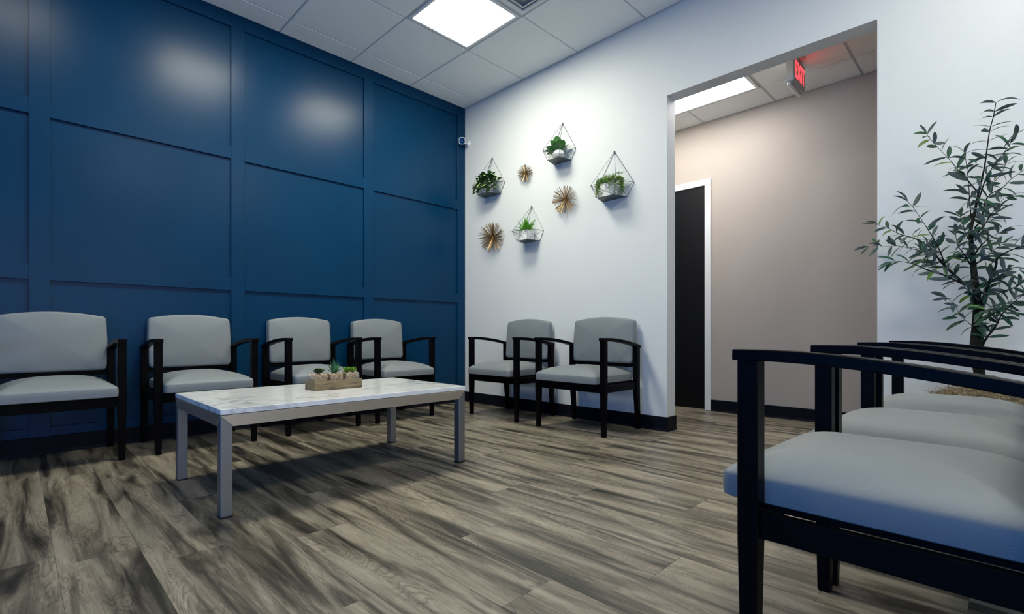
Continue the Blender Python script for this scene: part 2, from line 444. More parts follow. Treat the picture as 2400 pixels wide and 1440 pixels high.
# air diffuser
v = empty('air_vent', (hx(2)+T/2, vy(0)-T/2, H-.004), 0, 'square white four-way air vent in the ceiling next to the lit panel light', 'air vent')
a = T/2-.013
MB().box((-a, -a, 0), (a, -a+.03, .012)).box((-a, a-.03, 0), (a, a, .012)).box((-a, -a+.03, 0), (-a+.03, a-.03, .012)).box((a-.03, -a+.03, 0), (a, a-.03, .012)).obj('frame', fixture_mat, v, .001)
for r0 in (.262, .198, .134, .07):
    r1 = r0-.042
    MB().rings([[(-r0, -r0, .018), (r0, -r0, .018), (r0, r0, .018), (-r0, r0, .018)], [(-r1, -r1, -.006), (r1, -r1, -.006), (r1, r1, -.006), (-r1, r1, -.006)],
                [(-r1, -r1, -.003), (r1, -r1, -.003), (r1, r1, -.003), (-r1, r1, -.003)], [(-r0, -r0, .021), (r0, -r0, .021), (r0, r0, .021), (-r0, r0, .021)]], False, False).obj('vane', fixture_mat, v)
box((-.27, -.27, .022), (.27, .27, .0235)).obj('back_pan', mat('duct_grey', (.45, .47, .475), .7), v)

# hall ceiling
hc = struct(box((0, WT, HH+.02), (XR, YB, HH+.05)), 'ceiling_hall', tile_mat)
hxs = [0]+[1.98-.5825*2, 1.98-.5825, 1.98, 2.57, 3.155, 3.74, 4.33, 4.92]+[XR]
hys = [.872, .262]
hyy = [YB, .872, .262, WT]
for i in range(len(hxs)-1):
    for j in range(3):
        if hxs[i] in (1.98, 1.98-.5825) and j == 1: continue
        tile(hxs[i], hxs[i+1], hyy[j+1], hyy[j], HH, hc)
for x in hxs[1:-1]:
    for ya, yb_ in (((WT, .262), (.872, YB)) if x == 1.98 else ((WT, YB),)): box((x-.012, ya, HH+.005), (x+.012, yb_, HH+.019)).obj('ceiling_grid_bar', grid_mat, hc)
for y in hys: box((0, y-.012, HH+.0052), (XR, y+.012, HH+.0188)).obj('ceiling_grid_bar', grid_mat, hc)
troffer((1.3975+2.57)/2, (.262+.872)/2, HH-.003, 'long lit panel light in the hall ceiling seen through the opening', None, diff_hall, 1.1725, .61)

# exit sign hanging in the hall
XS = 2.845
ex = empty('exit_sign', (XS+.025, .60, 2.44), 0, 'grey housed exit sign with lit red letters hanging in the hall', 'exit sign')
box((-.025, -.133, 0), (.022, .133, .183)).obj('housing', sign_mat, ex, .005, 2, True)
box((.020, -.125, .008), (.0255, .125, .175)).obj('face_plate', sign_mat, ex, .001)
box((-.018, -.13, -.024), (.004, .13, .0)).obj('lamp_lens', mat('frosted_lens', (.72, .70, .68), .3), ex, .004)
MB().lathe([(.055, .183), (.055, .188), (.03, .20-.003)], 20).obj('ceiling_canopy', sign_mat, ex)
def letters(txt, size, depth, m, parent, name):
    c = bpy.data.curves.new(name, 'FONT'); c.body = txt; c.size = size; c.extrude = depth; c.align_x = 'CENTER'; c.offset = .0012
    c.space_character = 1.05
    o = bpy.data.objects.new(name, c); COL.objects.link(o)
    dg = bpy.context.evaluated_depsgraph_get(); me = bpy.data.meshes.new_from_object(o.evaluated_get(dg))
    bpy.data.objects.remove(o); return link(name, me, m, parent)
t = letters('EXIT', .165, .0012, sign_red, ex, 'lettering'); t.rotation_euler = (pi/2, 0, pi/2); t.location = (.0265, 0, .032); t.scale = (.66, 1, 1)
tag(t, 'lit red letters reading EXIT')

# ------------------------------------------------------------------ chairs
def rrect(w, d, r, n=5):
    pts = []
    for cx_, cy_, a0 in ((w/2-r, d/2-r, 0), (-w/2+r, d/2-r, pi/2), (-w/2+r, -d/2+r, pi), (w/2-r, -d/2+r, 3*pi/2)):
        for i in range(n+1):
            t = a0+i*pi/2/n; pts.append((cx_+r*cos(t), cy_+r*sin(t)))
    return pts
def dense(pts, step=.03):
    out = []
    for i, p in enumerate(pts):
        q = pts[(i+1) % len(pts)]; L = math.hypot(q[0]-p[0], q[1]-p[1]); k = max(1, int(L/step))
        for j in range(k): out.append((p[0]+(q[0]-p[0])*j/k, p[1]+(q[1]-p[1])*j/k))
    return out
def seat_mesh(w, d):
    o = dense(rrect(w, d, .022, 4)); z0, z1, zt = .358, .408, .474; rs = []
    def ring(s, z, ins=0):
        return [(x*s-math.copysign(min(abs(x), ins), x), y*s-math.copysign(min(abs(y), ins), y), z) for x, y in o]
    rs.append(ring(1, z0, .006)); rs.append(ring(1, z0+.004, 0)); rs.append(ring(1.004, (z0+z1)/2)); rs.append(ring(1, z1-.003)); rs.append(ring(1, z1+.001, .0015))
    for s in (.975, .93, .87, .80, .72, .62, .50, .36, .2, .08):
        # crown that rises quickly from the welt and flattens out
        rs.append([(x*s, y*s, z1+(zt-z1)*(1-(s**2.6))**.85*(.96+.04*cos(x*6))) for x, y in o])
    return MB().rings(rs).mesh('seat')
def back_mesh(w, h, t):
    # outline in (x,z) with an arched top; thickness along y
    o = []
    n = 16
    for i in range(n+1):
        u = 1-2*i/n; o.append((u*(w/2-.012), h-.026+.026*(1-u*u)))
    o[0] = (w/2-.016, h-.024); o[-1] = (-w/2+.016, h-.024)
    o += [(-w/2+.005, h-.034), (-w/2+.001, h-.055), (-w/2-.003, h*.5), (-w/2+.001, .03), (-w/2+.006, .010), (-w/2+.02, 0)]
    o += [(w/2-.02, 0), (w/2-.006, .010), (w/2-.001, .03), (w/2+.003, h*.5), (w/2-.001, h-.055), (w/2-.005, h-.034)]
    o = dense(o, .03); c = h*.5; rs = []
    def ring(s, y): return [(x*s, y, c+(z-c)*s) for x, z in o]
    rs.append(ring(.97, 0)); rs.append(ring(1, -.006)); rs.append(ring(1, -t+.012)); rs.append(ring(.992, -t+.003))
    for s in (.965, .92, .85, .75, .62, .45, .25, .08): rs.append(ring(s, -t-.020*(1-s**2.2)))
    return MB().rings(rs).mesh('backrest')
def make_chair(W=.572):
    p = .039; c = W/2-p/2
    t = empty('armchair', (0, 0, 0))
    yf, yr = -.20, .228
    s = link('seat', seat_mesh(W-2*p-.004, .485), fabric, t, True); s.location = (0, -.0275, 0)
    s.data.set_sharp_from_angle(angle=R(50))
    b = link('backrest', back_mesh(W-2*p-.002, .352, .055), fabric, t, True); b.location = (0, .252, .478); b.rotation_euler = (R(-5), 0, 0)
    b.data.set_sharp_from_angle(angle=R(50))
    bp = box((-.19, 0, .02), (.19, .006, .31)).obj('back_panel', frame_mat, t, .002); bp.location = b.location; bp.rotation_euler = b.rotation_euler
    def leg(mb, x): o = mb.obj('leg', frame_mat, t, .002, 1); o.location = (x, 0, 0); return o
    for sx in (-1, 1):
        h2 = p/2; f = .0145
        def sq(cy, r, z): return [(-r, cy-r, z), (r, cy-r, z), (r, cy+r, z), (-r, cy+r, z)]
        leg(MB().rings([sq(yf, f, 0), sq(yf, h2, .29), sq(yf, h2, .6535)]), sx*c)
        leg(MB().rings([sq(yr+.024, f, 0), sq(yr+.004, h2*.95, .27), sq(yr, h2, .34), sq(yr, h2, .6065)]), sx*c)
        # arched armrest
        prof = []
        for i in range(15):
            u = i/14; yy = -.229+u*.485
            zz = .674-.056*max(0, (u-.12)/.88)**1.7
            prof.append((yy, zz))
        pts = prof+[(yy, zz-.022) for yy, zz in prof[::-1]]
        ar = MB().prism(pts, 0, -.0215, .0215).obj('armrest', frame_mat, t, .0018); ar.location = (sx*c, 0, 0)
        box((-.011, yf+h2, .298), (.011, yr-h2, .350)).obj('side_rail', frame_mat, t, .0015).location = (sx*(c-.002), 0, 0)
    box((-c+h2, yf-.011, .298), (c-h2, yf+.011, .350)).obj('front_rail', frame_mat, t, .0015)
    box((-c+h2, yr-.011, .298), (c-h2, yr+.011, .350)).obj('rear_rail', frame_mat, t, .0015)
    box((-c+h2-.004, yf+.012, .3505), (c-h2+.004, yr-.012, .3578)).obj('seat_pan', frame_mat, t)
    box((-c+h2, yr-.008, .455), (c-h2, yr+.010, .482)).obj('back_rail', frame_mat, t, .0015)
    return t
proto = make_chair()
wide = make_chair(.613)
GB, GW, GR = 'armchairs along the blue wall', 'armchairs along the white wall', 'armchairs in the row at right'
chairs = [
    (.298, -3.228, 90, 'grey vinyl armchair with black arms, leftmost along the blue wall, in deep shade', GB),
    (.298, -2.523, 90, 'grey vinyl armchair second from left along the blue wall, left of the coffee table', GB),
    (.298, -1.765, 90, 'grey vinyl armchair with black arms at the blue wall, directly behind the succulent box', GB),
    (.298, -1.065, 90, 'grey vinyl armchair with black arms at the blue wall, nearest the room corner', GB),
    (.950, -.306, 0, 'grey vinyl armchair with black arms at the white wall, nearest the blue wall corner', GW),
    (1.731, -.306, 0, 'grey vinyl armchair with black arms at the white wall, beside the hall opening', GW),
    (3.747, -2.052, -91.4, 'nearest grey armchair at right with its seat side glowing blue', GR),
    (3.758, -1.455, -90, 'middle grey armchair of the three in the row at right', GR),
    (3.770, -.862, -90, 'farthest grey armchair of the row at right, in front of the olive tree', GR)]
for i, (x, y, a, lb, g) in enumerate(chairs):
    o = proto if i == 0 else wide if i == 5 else copy_tree(proto)
    o.location = (x, y, 0); o.rotation_euler = (0, 0, R(a)); tag(o, lb, 'chair', g)

# ------------------------------------------------------------------ coffee table
TX0, TX1, TY0, TY1, TZ = 1.13, 1.85, -2.833, -1.603, .417
tb = empty('coffee_table', ((TX0+TX1)/2, (TY0+TY1)/2, 0), 0, 'low coffee table with white marble top on a brushed metal frame', 'coffee table')
hx_, hy_ = (TX1-TX0)/2, (TY1-TY0)/2
box((-hx_, -hy_, TZ-.0215), (hx_, hy_, TZ)).obj('tabletop', marble_mat, tb, .0015)
q = .045; zt = TZ-.0235; zb = zt-.045
box((-hx_+.01, -hy_+.01, zt-.001), (hx_-.01, hy_-.01, zt+.002)).obj('shadow_gap_plate', cap_mat, tb)
for sx in (-1, 1):
    o = MB().prism([(-hy_, zt), (hy_, zt), (hy_-q, zb), (-hy_+q, zb)], 0, 0, .03).obj('apron', steel_mat, tb, .0008)
    o.location = (hx_-.0295 if sx > 0 else -hx_-.0005, 0, 0)
    o = MB().prism([(-hx_, zt), (hx_, zt), (hx_-q, zb), (-hx_+q, zb)], 1, 0, .03).obj('apron', steel_mat, tb, .0008)
    o.location = (0, hy_-.0295 if sx > 0 else -hy_-.0005, 0)
    for sy in (-1, 1):
        x0 = hx_-q if sx > 0 else -hx_; y0 = hy_-q if sy > 0 else -hy_
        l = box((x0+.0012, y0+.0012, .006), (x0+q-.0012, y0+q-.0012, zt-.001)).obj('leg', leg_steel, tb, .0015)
        box((x0+.0005, y0+.0005, 0), (x0+q-.0005, y0+q-.0005, .006)).obj('foot_cap', cap_mat, l)

# ------------------------------------------------------------------ leaf meshes
def leaf_mesh(name, L, Wd, curl=.3, fold=.15, nseg=7, shape=1.0, m=None, base=.0, thick=0):
    """a blade along +x from the origin, curving down in z, with a folded midrib"""
    vs, fs, uv = [], [], []
    for i in range(nseg+1):
        u = i/nseg; a = curl*u
        px = L*(sin(a)/curl if curl else u); pz = -L*((1-cos(a))/curl if curl else 0)
        wd = Wd/2*(math.sin(pi*min(1, (u*.94+base)**shape))**.85 if u < 1 else .0)
        wd = max(wd, .0002)
        for sgn in (-1, 0, 1):
            vs.append((px, sgn*wd, pz+abs(sgn)*wd*fold)); uv.append(((sgn+1)/2, u))
    for i in range(nseg):
        for j in range(2): fs.append((i*3+j, (i+1)*3+j, (i+1)*3+j+1, i*3+j+1))
    me = bpy.data.meshes.new(name); me.from_pydata(vs, [], fs); me.update()
    ul = me.uv_layers.new()
    for lp in me.loops: ul.data[lp.index].uv = uv[lp.vertex_index]
    for p in me.polygons: p.use_smooth = True
    if m: me.materials.append(m)
    return me
def place_leaf(me, parent, p, d, roll=0, s=1, name='leaf'):
    d = V(d).normalized(); up = V((0, 0, 1))
    y = up.cross(d)
    if y.length < .05: y = V((0, 1, 0))
    y.normalize(); z = d.cross(y)
    mt = M((d, y, z)).transposed().to_4x4() @ M.Rotation(roll, 4, 'X')
    o = link(name, me, None, parent); o.matrix_local = M.Translation(p) @ mt @ M.Diagonal((s, s, s, 1)); return o

# ------------------------------------------------------------------ succulents in their wooden box on the table
bx = empty('planter_box', (1.464, -2.180, TZ), 0, 'small weathered wooden box on the marble table holding three succulents', 'box')
bw, bl, bh, bt = .056, .132, .049, .007
box((bw-bt, -bl, 0), (bw, bl, bh)).obj('side_board', boxwood_mat, bx, .0008)
box((-bw, -bl, 0), (-bw+bt, bl, bh)).obj('side_board', boxwood_mat, bx, .0008)
box((-bw+bt, -bl+.0005, 0), (bw-bt, -bl+bt, bh)).obj('end_board', boxwood_mat, bx, .0008)
box((-bw+bt, bl-bt, 0), (bw-bt, bl-.0005, bh)).obj('end_board', boxwood_mat, bx, .0008)
box((-bw+bt, -bl+bt, 0), (bw-bt, bl-bt, .006)).obj('bottom_board', boxwood_mat, bx)
rs = random.Random(9)
def succulent(y, kind, label):
    t = empty('potted_succulent', (1.464, y, TZ+.006), 0, label, 'succulent', 'succulents in the wooden box')
    r = .0375; h = .077
    g = MB()
    for s1, s2 in ((-1, 0), (1, 0), (0, -1), (0, 1)):
        if s1: g.box((s1*r-.001, -r, 0), (s1*r+.001, r, h))
        else: g.box((-r, s2*r-.001, 0), (r, s2*r+.001, h))
    g.box((-r, -r, 0), (r, r, .002)).obj('glass_pot', glass_mat, t)
    pb = MB()
    box((-r+.004, -r+.004, .002), (r-.004, r-.004, h-.006)).obj('gravel_bed', pebble_bed, t)
    for i in range(330):
        fc = rs.choice('xyXYt')
        a, b = rs.uniform(-r+.004, r-.004), rs.uniform(.004, h-.003)
        p = {'x': (r-.005, a, b), 'X': (-r+.005, a, b), 'y': (a, -r+.005, b), 'Y': (a, r-.005, b), 't': (a, rs.uniform(-r+.005, r-.005), h-.006)}[fc]
        s = rs.uniform(.0028, .0046); q0 = V(p)
        rot = M.Rotation(rs.uniform(0, 6), 3, V((rs.random(), rs.random(), rs.random())).normalized())
        vs = [q0+rot @ V(v)*s for v in ((1.25, 0, 0), (-1.25, 0, 0), (0, 1, 0), (0, -1, 0), (0, 0, .8), (0, 0, -.8))]
        vs = [V((max(-r+.0015, min(r-.0015, v.x)), max(-r+.0015, min(r-.0015, v.y)), v.z)) for v in vs]
        pb.add(vs, [(0, 2, 4), (2, 1, 4), (1, 3, 4), (3, 0, 4), (2, 0, 5), (1, 2, 5), (3, 1, 5), (0, 3, 5)])
    tag(pb.obj('pebble_fill', pebble_mat, t), kind='stuff')
    z = h-.004
    if kind == 'rosette':
        lm = leaf_mesh('leaf', .040, .026, -.9, .35, 6, 1.6, dark_succ)
        for ring, (n, tilt, s) in enumerate(((9, .12, 1.0), (8, .45, .8), (6, .85, .6), (4, 1.25, .42))):
            for i in range(n):
                a = 2*pi*i/n+ring*.4; place_leaf(lm, t, (0, 0, z+.002+ring*.002), (cos(a)*cos(tilt), sin(a)*cos(tilt), sin(tilt)), 0, s*rs.uniform(.9, 1.05))
    elif kind == 'aloe':
        lm = leaf_mesh('leaf', .078, .017, -.35, .45, 7, .75, aloe_leaf, .12)
        for ring, (n, tilt, s) in enumerate(((7, .45, .72), (6, .85, .85), (4, 1.2, 1.0), (1, 1.5, 1.12))):
            for i in range(n):
                a = 2*pi*i/n+ring*.5+.3; place_leaf(lm, t, (cos(a)*.004, sin(a)*.004, z), (cos(a)*cos(tilt), sin(a)*cos(tilt), sin(tilt)), 0, s*rs.uniform(.9, 1.08))
    else:
        lm = leaf_mesh('leaf', .040, .013, -.4, .4, 6, 1.15, lime_succ)
        for k, (ox, oy) in enumerate(((.0, -.014), (.004, .016))):
            for ring, (n, tilt, s) in enumerate(((8, .3, 1.0), (7, .7, .95), (5, 1.1, .85))):
                for i in range(n):
                    a = 2*pi*i/n+ring*.4+k; place_leaf(lm, t, (ox, oy, z), (cos(a)*cos(tilt), sin(a)*cos(tilt), sin(tilt)), 0, s*rs.uniform(.85, 1.05))
succulent(-2.2655, 'rosette', 'dark green rosette succulent in pebbles at the left end of the wooden box')
succulent(-2.1800, 'aloe', 'tall spiky aloe in pebbles in the middle of the wooden box')
succulent(-2.0945, 'lime', 'bright lime green succulent in pebbles at the right end of the wooden box')

# ------------------------------------------------------------------ wall planters
def planter(ax, az, hgt, mw, bwid, label):
    """geometric wire planter; apex at (ax,0,az) on the white wall"""
    t = empty('wall_planter', (ax, 0, az-hgt), 0, label, 'wall planter', 'wire planters on the white wall')
    d_m, d_b, zm = .165, .135, hgt*.265
    r = .0016
    ap = (0, -.004, hgt)
    Bk = [(-mw, -.003, zm), (mw, -.003, zm)]; Fr = [(-mw*.66, -d_m, zm), (mw*.66, -d_m, zm)]
    bb = [(-bwid, -.003, .002), (bwid, -.003, .002)]; bf = [(-bwid*.66, -d_b, .002), (bwid*.66, -d_b, .002)]
    wires = [(ap, Bk[0]), (ap, Bk[1]), (ap, Fr[0]), (ap, Fr[1]), (Bk[0], Fr[0]), (Fr[0], Fr[1]), (Fr[1], Bk[1]),
             (Bk[0], bb[0]), (Bk[1], bb[1]), (Fr[0], bf[0]), (Fr[1], bf[1]), (Bk[0], bf[0]), (Bk[1], bf[1]), (Fr[0], bb[0]), (Fr[1], bb[1]), (Fr[0], bf[1]), (Fr[1], bf[0])]
    for a, b in wires: MB().tube([a, b], r, 5).obj('wire', wire_mat, t)
    MB().lathe([(.002, hgt+.006), (.006, hgt+.002), (.006, hgt-.012), (.003, hgt-.018)], 8, (0, -.0065)).obj('hanger', wire_mat, t)
    MB().prism([(-bwid, -.002), (bwid, -.002), (bwid*.66, -d_b), (-bwid*.66, -d_b)], 2, 0, .003).obj('base_plate', plate_mat, t)
    return t
PLN = [(.427, 2.420, .372, .170, .112, 'wire wall planter nearest the blue wall, holding the striped trailing plant'),
       (1.286, 2.496, .334, .134, .092, 'small wire wall planter mounted highest of the four, holding the broad-leaved plant'),
       (1.789, 2.122, .374, .167, .110, 'large wire wall planter nearest the hall opening'),
       (.937, 1.856, .326, .137, .096, 'small wire wall planter mounted lowest, holding a fern')]
for p in PLN: planter(*p)
def pot_thing(i, label, kind):
    ax, az, hgt, mw, bwid, _ = PLN[i]
    t = empty('potted_plant', (ax+(-.005, -.002, .0, -.02)[i], -.062, az-hgt+.003), 0, label, 'potted plant', 'potted plants in the wall planters')
    if kind == 'round': o = MB().lathe([(.046, 0), (.052, .004), (.058, .105), (.054, .105), (.053, .09), (.001, .09)], 28).obj('pot', pot_mat, t, smooth=True)
    elif kind == 'faceted':
        MB().lathe([(.030, 0), (.046, .024)], 8).obj('pot_foot', pink_mat, t)
        MB().lathe([(.046, .024), (.060, .046), (.046, .078), (.042, .078), (.001, .070)], 8).obj('pot', pot_mat, t)
    else:
        def rr(w, z): return [(-w, -w*.8, z), (w, -w*.8, z), (w, w*.8, z), (-w, w*.8, z)]
        MB().rings([rr(.056, 0), rr(.059, .090), rr(.055, .090), rr(.054, .080)]).obj('pot', pot_mat, t, .002)
    return t
rp = random.Random(21)
# 1 striped inch plant
t = pot_thing(0, 'striped green trailing plant in a white pot in the planter nearest the blue wall', 'round')
lm = leaf_mesh('leaf', .082, .037, .7, .25, 6, .95, stripe_leaf)
for i in range(185):
    a = rp.uniform(-pi*1.02, .05) if i % 5 else rp.uniform(0, pi); rad = rp.uniform(.0, .105)
    zz = .110+.065*rp.random()+.03*(1-rad/.105)
    if rad > .06: zz -= rp.uniform(0, .105)
    x, y = rad*1.25*cos(a), rad*.62*sin(a)
    y = max(-.085, min(.035, y))
    if i > 150: x, y, zz = rp.uniform(.04, .125), rp.uniform(-.07, .0), rp.uniform(.04, .17)
    elif i > 100: x, y, zz = rp.uniform(-.09, .11), -.035-rp.uniform(0, .04), rp.uniform(.095, .18)
    elif i % 6 == 0: x -= .03; zz -= .03
    dy = sin(a)+rp.uniform(-.4, .4)
    if y > .0: dy = min(dy, 0)
    place_leaf(lm, t, (x, y, zz), (cos(a)+rp.uniform(-.5, .5), dy, rp.uniform(-.5, .55)), rp.uniform(-.6, .6), rp.uniform(.6, 1.0)*(.72 if x < -.05 else 1))
st = MB()
for i in range(9):
    a = 2*pi*i/9; st.tube([(0, 0, .07), (.03*cos(a), .02*sin(a), .12), (.075*cos(a), min(.04, .05*sin(a)), .10), (.095*cos(a), min(.05, .06*sin(a)), .03)], .0014, 5)
st.obj('stems', fern_leaf, t)
# 2 broad leaves
t = pot_thing(1, 'broad-leaved green plant in a small faceted white pot in the highest planter', 'faceted')
lm = leaf_mesh('leaf', .118, .068, .35, .22, 8, 1.25, ficus_leaf)
for a, tilt, s, ro in ((-1.2, 1.35, 1.15, 0), (-2.1, 1.15, 1.0, .2), (-.3, .95, .95, -.2), (-2.8, .7, 1.0, .3), (-2.3, .25, 1.0, 0), (-1.2, .8, .9, 0), (.1, .62, .92, .5), (3.0, 1.0, 1.0, -.4), (-1.7, .55, .85, .1), (-.7, 1.15, .9, 0), (3.3, .25, .85, 0), (1.2, 1.25, .9, 0), (-1.9, 1.42, 1.0, .8)):
    place_leaf(lm, t, (.008*cos(a), .008*sin(a), .066), (cos(a)*cos(tilt), sin(a)*cos(tilt), sin(tilt)), ro, s)
# 3 trailing fine foliage
t = pot_thing(2, 'fine-leaved trailing plant hanging over a white pot in the planter nearest the hall opening', 'round')
fo = MB()
def spray(mb, p, n, L, w, r):
    for k in range(n):
        dd = V((r.gauss(0, 1), r.gauss(0, 1), r.gauss(.15, 1))).normalized(); q = p+dd*L*r.uniform(.6, 1.1)
        if q.y > .055: q.y = .055
        s = dd.cross(V((r.random(), r.random(), r.random()))).normalized()*w
        m_ = (p+q)/2; mb.add([p, m_+s, q, m_-s], [(0, 1, 2, 3)])
for i in range(24):
    a = rp.uniform(pi*.9, pi*2.1) if i % 3 else rp.uniform(0, 2*pi)
    e = 1.35 if cos(a) < 0 else 1.1
    L = rp.uniform(.05, .155)
    pts = []
    for k in range(12):
        u = k/11; rr_ = .020+.070*min(1, u*1.6)*e
        pts.append(V((rr_*cos(a)+.008*sin(7*u+i), max(-.09, min(.045, rr_*sin(a)*.7)), .098+.065*sin(min(u*2.2, pi/2*1.2))-L*max(0, u-.35)*1.45)))
    fo.tube(pts, .0008, 4)
    for p in pts[1:]: spray(fo, p, 12, .022, .0021, rp)
for i in range(26):
    p = V((rp.gauss(0, .035), rp.gauss(-.005, .02), .13+rp.uniform(0, .045))); spray(fo, p, 12, .024, .0021, rp)
tag(fo.obj('foliage', trail_leaf, t), kind='stuff')
# 4 fern
t = pot_thing(3, 'small bright green fern in a square white pot in the lowest planter', 'square')
for i in range(34):
    a = rp.uniform(-pi, .0) if i % 4 else rp.uniform(0, pi); tilt = rp.choice((.5, .8, 1.05, 1.25, 1.4)); L = rp.uniform(.09, .16)
    fr = MB(); n = 12
    sp = [V((L*(u*cos(tilt)+.25*u*u*cos(tilt)), 0, L*(u*sin(tilt)-.3*u*u*cos(tilt)))) for u in [k/n for k in range(n+1)]]
    sp = [V((p.x*cos(a), p.x*sin(a)*.75, p.z)) for p in sp]
    fr.tube(sp, .0007, 4)
    side = V((-sin(a), cos(a), 0))
    for k in range(1, n+1):
        dd = (sp[k]-sp[k-1]).normalized(); wv = .028*(1-.8*k/n)+.003
        for sg in (-1, 1):
            q = sp[k]+side*sg*wv+dd*wv*.6; m_ = (sp[k]+q)/2
            fr.add([sp[k], m_+dd*.0055, q, m_-dd*.0055], [(0, 1, 2, 3)])
    o = fr.obj('frond', fern_leaf, t); o.location = (rp.uniform(-.022, .022), rp.uniform(-.018, .012), .070)

# ------------------------------------------------------------------ sunburst ornaments
def sunburst(x, z, rad, n, label, seed):
    t = empty('sunburst', (x, 0, z), 0, label, 'wall ornament', 'metal sunbursts on the white wall')
    r = random.Random(seed); mb = MB(); c = V((0, -.02, 0))
    for i in range(n):
        a = i*2.39996+r.uniform(-.05, .05); el = abs(r.gauss(0, .42)); el = min(el, 1.25)-.06
        L = rad*r.uniform(.90, 1.03)
        d_ = V((cos(a)*cos(el), -sin(el), sin(a)*cos(el)))
        e = c+d_*L
        if e.y > -.003: e.y = -.003
        mb.tube([c+d_*.004, e], [.0012, .0019], 4)
    tag(mb.obj('spikes', gold_mat, t), kind='stuff')
    h = MB().lathe([(.002, .030), (.007, .026), (.010, .018), (.010, .0)], 12).obj('hub', gold_mat, t, smooth=True); h.rotation_euler = (pi/2, 0, 0)
sunburst(.453, 1.639, .148, 150, 'large gold metal sunburst below the striped plant, nearest the blue wall', 1)
sunburst(.875, 2.161, .080, 90, 'smallest gold metal sunburst, between the two upper planters', 2)
sunburst(1.328, 1.832, .121, 110, 'medium gold metal sunburst below the highest planter', 3)

# ------------------------------------------------------------------ security camera in the corner
sc = empty('security_camera', (.075, 0, 2.655), 0, 'small white security camera with black face by the wall corner', 'camera')
o = MB().lathe([(.033, 0), (.033, .007), (.026, .014), (.012, .018)], 24).obj('mount', plastic_white, sc, smooth=True); o.rotation_euler = (pi/2, 0, 0)
MB().tube([(0, -.014, 0), (.0, -.045, -.004), (-.004, -.062, .012)], .008, 10).obj('arm', plastic_white, sc, smooth=True)
bd = MB(); o_ = rrect(.066, .066, .018, 5)
bd.rings([[(x*.75, y*.75, -.026) for x, y in o_], [(x, y, -.016) for x, y in o_], [(x, y, .016) for x, y in o_], [(x*.97, y*.97, .019) for x, y in o_]])
body = bd.obj('body', plastic_white, sc, smooth=True)
body.location = (-.004, -.085, .012); body.rotation_euler = V((.62, -.62, -.28)).to_track_quat('Z', 'Y').to_euler()
f = MB(); f.rings([[(x*.86, y*.86, .017) for x, y in o_], [(x*.84, y*.84, .0205) for x, y in o_]]).obj('face', lens_black, body)
MB().lathe([(.008, .019), (.008, .0215), (.005, .022)], 16).obj('lens', mat('lens_rim', (.03, .03, .035), .2), body)

# ------------------------------------------------------------------ grey box on the wall behind the tree
ob = empty('outlet_box', (3.80, 0, .468), 0, 'grey plastic outlet box on the white wall behind the olive tree trunk', 'outlet')
box((-.062, -.028, -.038), (.062, 0, .038)).obj('housing', box_grey, ob, .004, 2, True)
box((-.055, -.031, -.031), (.055, -.027, .031)).obj('cover', box_grey, ob, .001)

# ------------------------------------------------------------------ olive tree
F_, CX_, HY_ = 1163.7, 1137.6, 781.0
TYY = -.25
def W2(u, v, y):
    """measured position in the photo -> the place in the room at depth y"""
    t = (u-CX_)/F_; s = (v-HY_)/F_
    d = V((-sin(TH)+cos(TH)*t, cos(TH)+sin(TH)*t, -s)); k = (y-CAM.y)/d.y
    return CAM+d*k
ot = empty('olive_tree', (3.805, TYY, 0), 0, 'artificial olive tree with slender grey-green leaves standing by the white wall', 'tree')
O = V((3.805, TYY, 0))
MB().lathe([(.115, 0), (.125, .01), (.155, .37), (.163, .375), (.163, .40), (.150, .40), (.148, .375), (.001, .375)], 36).obj('pot', dark_pot, ot, smooth=True)
trunk = [(2298, 930), (2297, 890), (2291, 850), (2287, 810), (2289, 770), (2291, 725), (2289, 690), (2284, 650), (2280, 610), (2277, 575), (2275, 540), (2284, 500), (2292, 458), (2306, 399), (2313, 352), (2320, 304), (2328, 275), (2334, 241)]
tr = [.0205, .020, .019, .0205, .0175, .0155, .0140, .0120, .0105, .0088, .0070, .0055, .0042, .003, .0024, .002, .0018, .0014]
rt_ = random.Random(77)
tp = [W2(u, v, TYY+.012*sin(i*1.7)) - O for i, (u, v) in enumerate(trunk)]
tp[0].z = .36
def smooth_path(pts, n=3):
    out = []
    for i in range(len(pts)-1):
        p0, p1, p2, p3 = pts[max(i-1, 0)], pts[i], pts[i+1], pts[min(i+2, len(pts)-1)]
        for k in range(n):
            t = k/n; out.append(.5*((2*p1)+(p2-p0)*t+(2*p0-5*p1+4*p2-p3)*t*t+(3*p1-p0-3*p2+p3)*t**3))
    out.append(pts[-1]); return out
def lerp_r(r, n):
    out = []
    for i in range(len(r)-1):
        for k in range(n): out.append(r[i]+(r[i+1]-r[i])*k/n)
    return out+[r[-1]]
MB().tube(smooth_path(tp), lerp_r(tr, 3), 10).obj('trunk', bark_mat, ot, smooth=True)
